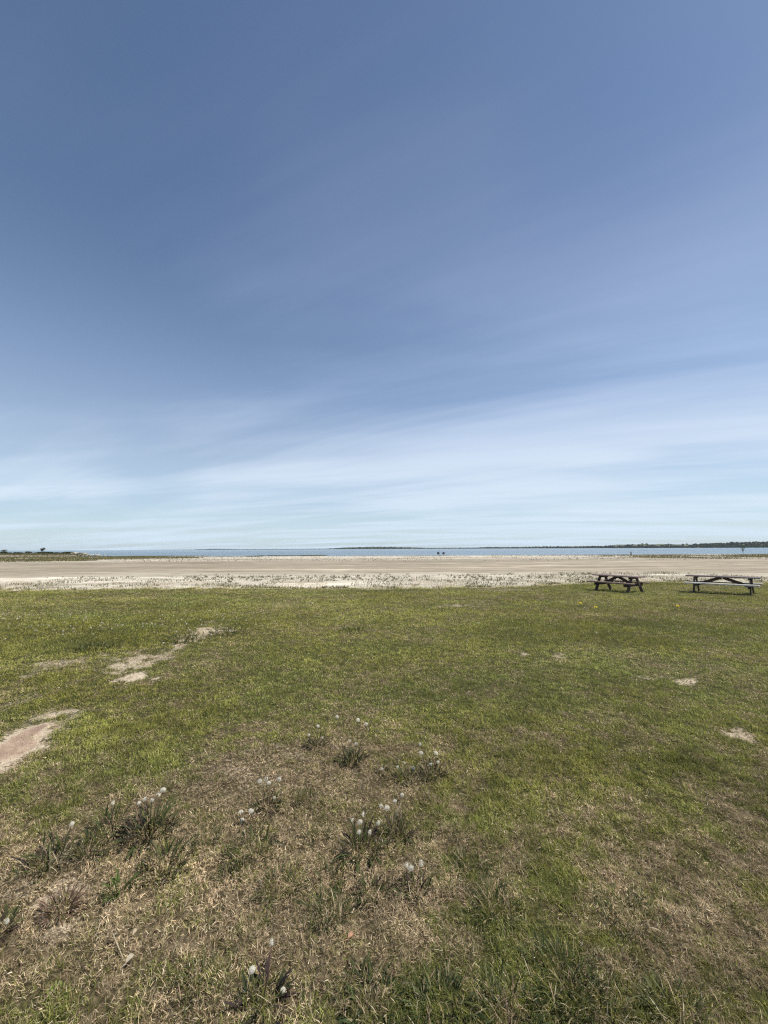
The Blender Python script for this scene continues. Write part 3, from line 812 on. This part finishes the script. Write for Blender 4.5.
# ------------------------------------------------------------------ shrubs, tree, rocks, posts on the shore
def crown_mesh(w, h, n, leaf, cols, flat=.0, name='crown', gaps=.35):
    mb = MB()
    lobes = [(random.uniform(-.32, .32) * w, random.uniform(-.3, .3) * w, random.uniform(.3, .75) * h, random.uniform(.22, .36)) for _ in range(7)]
    for k in range(n):
        cx, cy, cz, r = random.choice(lobes)
        d = np.random.default_rng(k + int(w * 100)).normal(size=3); d /= np.linalg.norm(d)
        rr = random.random() ** .4
        p = np.array([cx, cy, cz]) + d * rr * np.array([r * w, r * w, r * h])
        if p[2] < .03 * h: p[2] = random.uniform(0, .15) * h
        a = np.random.default_rng(k * 7 + 1).normal(size=3); a /= np.linalg.norm(a); b = np.cross(a, d); b /= np.linalg.norm(b) + 1e-6
        s = leaf * random.uniform(.6, 1.3)
        c = np.array(random.choice(cols)) * random.uniform(.7, 1.3)
        mb.add([p - a * s, p + b * s * .6, p + a * s, p - b * s * .6], (), [(0, 1, 2, 3)], c)
    return mb.mesh(name)
BUSH = [(.035, .05, .022), (.05, .065, .028), (.025, .036, .018), (.075, .08, .035)]
SH = [crown_mesh(3.2, 1.7, 260, .22, BUSH, name='shrub') for _ in range(5)]
lab = 'low dark green shrub on the point of land at far left'
for k in range(34):
    px = random.uniform(-12, 78); dpt = random.uniform(205, 300)
    x = (px - 384) / F * dpt
    o = link('shrub', SH[k % 5], M_LEAF, loc=(x, dpt, float(gz(x, dpt)) - .05), rotz=random.uniform(0, 6)); s = random.uniform(.5, .95)
    o.scale = (s * 1.9, s, s * .75); tag(o, lab, 'shrub', 'shrubs on the point of land')
def tree_at(px, dpt, h, w, label, cols, name, n=420, trunk=.35):
    x = (px - 384) / F * dpt; z0 = float(gz(x, dpt))
    t = tag(link(name, None, loc=(x, dpt, z0)), label, 'tree')
    mb = MB(); mb.tube([(0, 0, -.1), (.05, 0, h * .35), (.0, .05, h * .8)], [h * .035, h * .028, h * .012], 7, (.07, .055, .04))
    for a in range(5):
        an = a * 1.3; mb.tube([(0, 0, h * (.35 + .06 * a)), (math.cos(an) * w * .3, math.sin(an) * w * .3, h * (.6 + .06 * a))], [h * .014, h * .005], 5, (.07, .055, .04))
    link('trunk', mb.mesh('trunk', True), M_STEM, t)
    me = crown_mesh(w, h * (1 - trunk), n, h * .055, cols)
    link('crown', me, M_LEAF, t, (0, 0, h * trunk))
    return t
tree_at(44, 262, 3.7, 2.4, 'lone small dark tree rising above the shrubs on the far left point', BUSH, 'small_tree', trunk=.25)
tree_at(6, 290, 3.0, 5.0, 'wide dark tree at the left edge of the point of land', BUSH, 'small_tree', trunk=.15)
# vase-shaped sapling on the right shore
dpt = 108.0; x = (741 - 384) / F * dpt; t = tag(link('sapling', None, loc=(x, dpt, float(gz(x, dpt)))), 'thin young tree with a narrow vase-shaped crown on the right shore', 'tree')
mb = MB(); mb.tube([(0, 0, -.1), (0, 0, 1.3), (.03, 0, 1.7)], [.06, .05, .04], 6, (.30, .28, .24))
for a in range(7):
    an = a * .9; mb.tube([(0, 0, 1.2 + .06 * a), (math.cos(an) * .25, math.sin(an) * .25, 1.9), (math.cos(an) * .5, math.sin(an) * .5, 2.6)], [.025, .018, .01], 4, (.12, .10, .08))
link('trunk', mb.mesh('trunk', True), M_STEM, t)
mb = MB()
for k in range(150):
    h = random.random() ** .8; r = (.14 + .45 * h) * math.sqrt(random.random()); an = random.uniform(0, 6.28)
    p = np.array([r * math.cos(an), r * math.sin(an), 1.35 + 1.35 * h]); a = np.array([random.gauss(0, 1), random.gauss(0, 1), random.gauss(0, 1)]); a /= np.linalg.norm(a); bb = np.cross(a, [.3, .2, .9]); s = .10
    mb.add([p - a * s, p + bb * s * .6, p + a * s, p - bb * s * .6], (), [(0, 1, 2, 3)], np.array((.06, .085, .05)) * random.uniform(.7, 1.4))
link('crown', mb.mesh('crown'), M_LEAF, t)
dpt = 132.0; x = (629.5 - 384) / F * dpt
mb = MB(); mb.tube([(0, 0, -.2), (0, 0, 1.2), (0, 0, 1.28)], [.17, .16, .12], 8, (.10, .085, .07))
tag(link('wooden_post', mb.mesh('wooden_post'), M_STEM, loc=(x, dpt, float(gz(x, dpt)))), 'short dark wooden post at the water edge left of the sapling', 'post')

def rock_mesh(seed, w=1.0, h=.7):
    bm = bmesh.new(); bmesh.ops.create_icosphere(bm, subdivisions=3, radius=.5)
    r = np.random.default_rng(seed); off = r.uniform(0, 50, 3)
    for v in bm.verts:
        n = vnoise(v.co.x * 3 + off[0], v.co.y * 3 + off[1] + v.co.z * 2.3, seed)
        v.co *= .75 + .5 * float(n); v.co.x *= w; v.co.z *= h
    me = bpy.data.meshes.new('rock'); bm.to_mesh(me); bm.free()
    return me
M_ROCKD = mat_plain('dark_rock', (.02, .022, .025), (.05, .05, .05), 3)
M_ROCKP = mat_plain('pale_rock', (.32, .28, .23), (.58, .53, .45), 1.2)
for px, lb, s in ((438, 'left of two small dark rocks standing in the lake', 1), (443, 'right of two small dark rocks standing in the lake', 2)):
    dpt = 205.0; x = (px - 384) / F * dpt
    o = link('lake_rock', rock_mesh(s, 1.0, 1.0), M_ROCKD, loc=(x, dpt, WATER + .3)); o.scale = (1.25, 1.25, 1.35)
    tag(o, lb, 'rock', 'dark rocks in the lake')
RK = [rock_mesh(10 + k, 1.3, .6) for k in range(4)]
for k in range(26):
    px = random.uniform(72, 107); dpt = random.uniform(196, 240) - (px - 72) * .3; x = (px - 384) / F * dpt
    o = link('shore_rock', RK[k % 4], M_ROCKP, loc=(x, dpt, max(float(gz(x, dpt)), WATER) + .1), rotz=random.uniform(0, 6)); s = random.uniform(.9, 2.0) * (1.1 - (px - 72) / 60)
    o.scale = (s * 1.3, s * 1.3, s); tag(o, 'pale rock at the tip of the far left point', 'rock', 'pale rocks at the tip of the point')

# ------------------------------------------------------------------ far shore
M_HILL = mat_plain('hill_grass', (.05, .065, .03), (.10, .105, .05), .01)
PROF = [(150, .0), (195, .2), (215, .9), (240, .3), (325, .4), (345, 1.9), (375, 2.6), (405, 1.9), (430, .9), (470, 1.0), (490, 1.8), (520, 1.6), (545, 2.1), (580, 2.0), (606, 2.4),
        (620, 4.6), (660, 4.9), (690, 4.4), (705, 5.0), (730, 6.2), (768, 7.4), (820, 8.6), (900, 8.5), (1000, 7)]
def far_dist(px): return 5200 - 2700 * float(sstep(400, 768, px))
pxs = np.arange(150, 1000, 2.5); hh = np.interp(pxs, [p[0] for p in PROF], [p[1] for p in PROF])
rows = []
for px, h in zip(pxs, hh):
    D = far_dist(px); top = h * D / F * .8
    def at(dd, z): return ((px - 384) / F * (D + dd), D + dd, z)
    wob = float(vnoise(px * .2, 0, 8)) * top * .12
    rows.append([at(0, WATER - 1), at(20, WATER + .5), at(180, top * .45 + .5), at(420, top + wob + .5), at(900, top * .9 + .5), at(1600, -4)])
V = np.array(rows); nx, ny, _ = V.shape
idx = np.arange(nx * ny).reshape(nx, ny)
q = np.stack([idx[:-1, :-1], idx[1:, :-1], idx[1:, 1:], idx[:-1, 1:]], -1).reshape(-1, 4)
o = link('far_hills', mesh_np('far_hills', V.reshape(-1, 3), None, q, None, None, True), M_HILL); o['kind'] = 'structure'
# woods covering the far shore
vs = []; ts = []; cs = []
g = bmesh.new(); bmesh.ops.create_icosphere(g, subdivisions=1, radius=1.0)
gv = np.array([v.co[:] for v in g.verts]); gf = np.array([[v.index for v in f.verts] for f in g.faces]); g.free()
nb = 0
for k in range(7500):
    px = random.uniform(195, 990); h = float(np.interp(px, pxs, hh)); D = far_dist(px)
    if h < .22: continue
    u = random.random() ** 1.6
    if 612 < px < 690 and u > .35 and random.random() < .85: continue
    dd = 10 + u * 420; top = h * D / F * .8
    z = np.interp(dd, [0, 20, 180, 420], [WATER, WATER + .5, top * .45 + .5, top + .5])
    s = min(6.5, 4.0 * math.exp(random.gauss(0, .25))) * min(1.2, .35 + h * .25); x = (px - 384) / F * (D + dd)
    jit = 1 + np.random.default_rng(k).uniform(-.28, .28, (len(gv), 1))
    vs.append(gv * jit * np.array([s * 1.5, s * 1.2, s]) + np.array([x, D + dd, z + s * .6])); ts.append(gf + nb); nb += len(gv)
    c = np.array(random.choice([(.018, .028, .013), (.028, .040, .018), (.014, .022, .012)])); cs.append(np.repeat(c[None], len(gv), 0))
o = link('far_woods', mesh_np('far_woods', np.concatenate(vs), np.concatenate(ts), None, np.concatenate(cs)), leaf_mat('far_foliage', .1, .8, .1))
tag(o, 'dark belt of woods on the far shore of the lake', 'woods', kind='stuff')

# ------------------------------------------------------------------ air
HAZE = 2.6e-5
if HAZE > 0:
    bm = bmesh.new(); bmesh.ops.create_cube(bm, size=1.0, matrix=Matrix.Translation((0, 0, 45)) @ Matrix.Diagonal((19000, 19000, 110, 1)))
    me = bpy.data.meshes.new('haze'); bm.to_mesh(me); bm.free()
    mt, nt = new_mat('haze_air'); v = N(nt, 'ShaderNodeVolumePrincipled'); v.inputs['Color'].default_value = (.80, .90, 1, 1); v.inputs['Density'].default_value = HAZE
    nt.links.new(v.outputs[0], N(nt, 'ShaderNodeOutputMaterial').inputs['Volume'])
    o = link('haze', me, mt); o['kind'] = 'stuff'

# ------------------------------------------------------------------ light and sky
SUN_EL, SUN_AZ = R(59), R(88)           # azimuth clockwise from straight ahead
sd = np.array([math.sin(SUN_AZ) * math.cos(SUN_EL), math.cos(SUN_AZ) * math.cos(SUN_EL), math.sin(SUN_EL)])
ld = bpy.data.lights.new('sun', 'SUN'); ld.energy = 5.0; ld.angle = R(.53); ld.color = (1, .94, .84)
lo = bpy.data.objects.new('sun', ld); COL.objects.link(lo)
lo.rotation_euler = Vector(sd).to_track_quat('Z', 'Y').to_euler()

w = bpy.data.worlds.new('World'); sc.world = w; w.use_nodes = True
nt = w.node_tree; nt.nodes.clear(); L = nt.links.new
sky = N(nt, 'ShaderNodeTexSky', sky_type='NISHITA'); sky.sun_disc = False
sky.sun_elevation = SUN_EL; sky.sun_rotation = SUN_AZ
sky.air_density = 1.0; sky.dust_density = .6; sky.ozone_density = 2.2; sky.altitude = 300
tc = N(nt, 'ShaderNodeTexCoord'); D = tc.outputs['Generated']
sx = N(nt, 'ShaderNodeSeparateXYZ'); L(D, sx.inputs[0])
zc = math_n(nt, 'ADD', math_n(nt, 'MAXIMUM', sx.outputs[2], 0.0), .06)
cx_ = math_n(nt, 'DIVIDE', sx.outputs[0], zc); cy_ = math_n(nt, 'DIVIDE', sx.outputs[1], zc)
cb = N(nt, 'ShaderNodeCombineXYZ'); L(cx_, cb.inputs[0]); L(cy_, cb.inputs[1])
def cirrus(rot, scl, loc, sc_, det, rgh, dist):
    r_ = N(nt, 'ShaderNodeMapping'); r_.inputs['Rotation'].default_value = (0, 0, R(rot)); L(cb.outputs[0], r_.inputs[0])
    m_ = N(nt, 'ShaderNodeMapping'); m_.inputs['Scale'].default_value = scl; m_.inputs['Location'].default_value = loc
    L(r_.outputs[0], m_.inputs[0])
    return noise(nt, m_.outputs[0], sc_, det, rgh, dist).outputs[0]
c1 = cirrus(25, (.22, .8, 1), (2.3, 1.1, 0), 1.2, 8, .56, .7)       # long bands
c2 = cirrus(4, (.28, 1.0, 1), (7.0, 3.0, 0), .8, 3, .45, .4)         # broad patches
c3 = cirrus(30, (.22, 2.0, 1), (1.0, 9.0, 0), 1.9, 6, .6, 1.2)      # finer fibres
cl = math_n(nt, 'ADD', math_n(nt, 'ADD', math_n(nt, 'MULTIPLY', c1, .42), math_n(nt, 'MULTIPLY', c2, .49)), math_n(nt, 'MULTIPLY', c3, .09))
# thicker and thinner stretches of the high cloud
def stretch(px, py, rad, amt):
    d = ray(px, py); d = d / np.linalg.norm(d)
    v = N(nt, 'ShaderNodeVectorMath', operation='DISTANCE'); L(D, v.inputs[0]); v.inputs[1].default_value = tuple(d)
    return maprange(nt, v.outputs['Value'], rad, 0.0, 0.0, amt)
for args in ((150, 335, .26, -.07), (90, 220, .30, .05), (630, 135, .30, -.09), (760, 20, .4, -.08), (20, 350, .42, -.12), (560, 400, .55, .08), (330, 235, .40, .055),
             (690, 250, .35, .07), (330, 400, .3, .03), (150, 470, .14, -.08), (60, 80, .4, -.03)):
    cl = math_n(nt, 'ADD', cl, stretch(*args))
veil = maprange(nt, cl, .36, .66, .14, .63)
low = maprange(nt, sx.outputs[2], .0, .66, 1.0, .0)
veil = math_n(nt, 'ADD', veil, math_n(nt, 'MULTIPLY', low, .36), True)
vc = ramp(nt, sx.outputs[2], [(0, (6.9, 8.4, 9.9)), (.08, (7.0, 8.3, 9.6)), (.20, (7.0, 8.1, 9.5)), (.36, (5.15, 6.35, 8.7)), (.6, (3.0, 3.8, 5.9)), (.9, (1.8, 2.25, 3.6))])
deep = mixc(nt, 1.0, sky.outputs[0], (.86, .99, 1.05), 'MULTIPLY')
colr = mixc(nt, veil, deep, vc.outputs[0])
bg = N(nt, 'ShaderNodeBackground'); bg.inputs['Strength'].default_value = .092
L(colr, bg.inputs['Color']); L(bg.outputs[0], N(nt, 'ShaderNodeOutputWorld').inputs[0])

# ------------------------------------------------------------------ render settings
sc.view_settings.view_transform = 'Standard'; sc.view_settings.look = 'None'
sc.view_settings.exposure = 0.14; sc.view_settings.gamma = 1.0
sc.render.engine = 'CYCLES'
sc.cycles.use_denoising = False
sc.cycles.max_bounces = 6; sc.cycles.diffuse_bounces = 3; sc.cycles.glossy_bounces = 2; sc.cycles.transmission_bounces = 3
sc.cycles.volume_bounces = 0; sc.cycles.transparent_max_bounces = 4
sc.cycles.filter_width = 1.25
sc.render.resolution_x = 768; sc.render.resolution_y = 1024
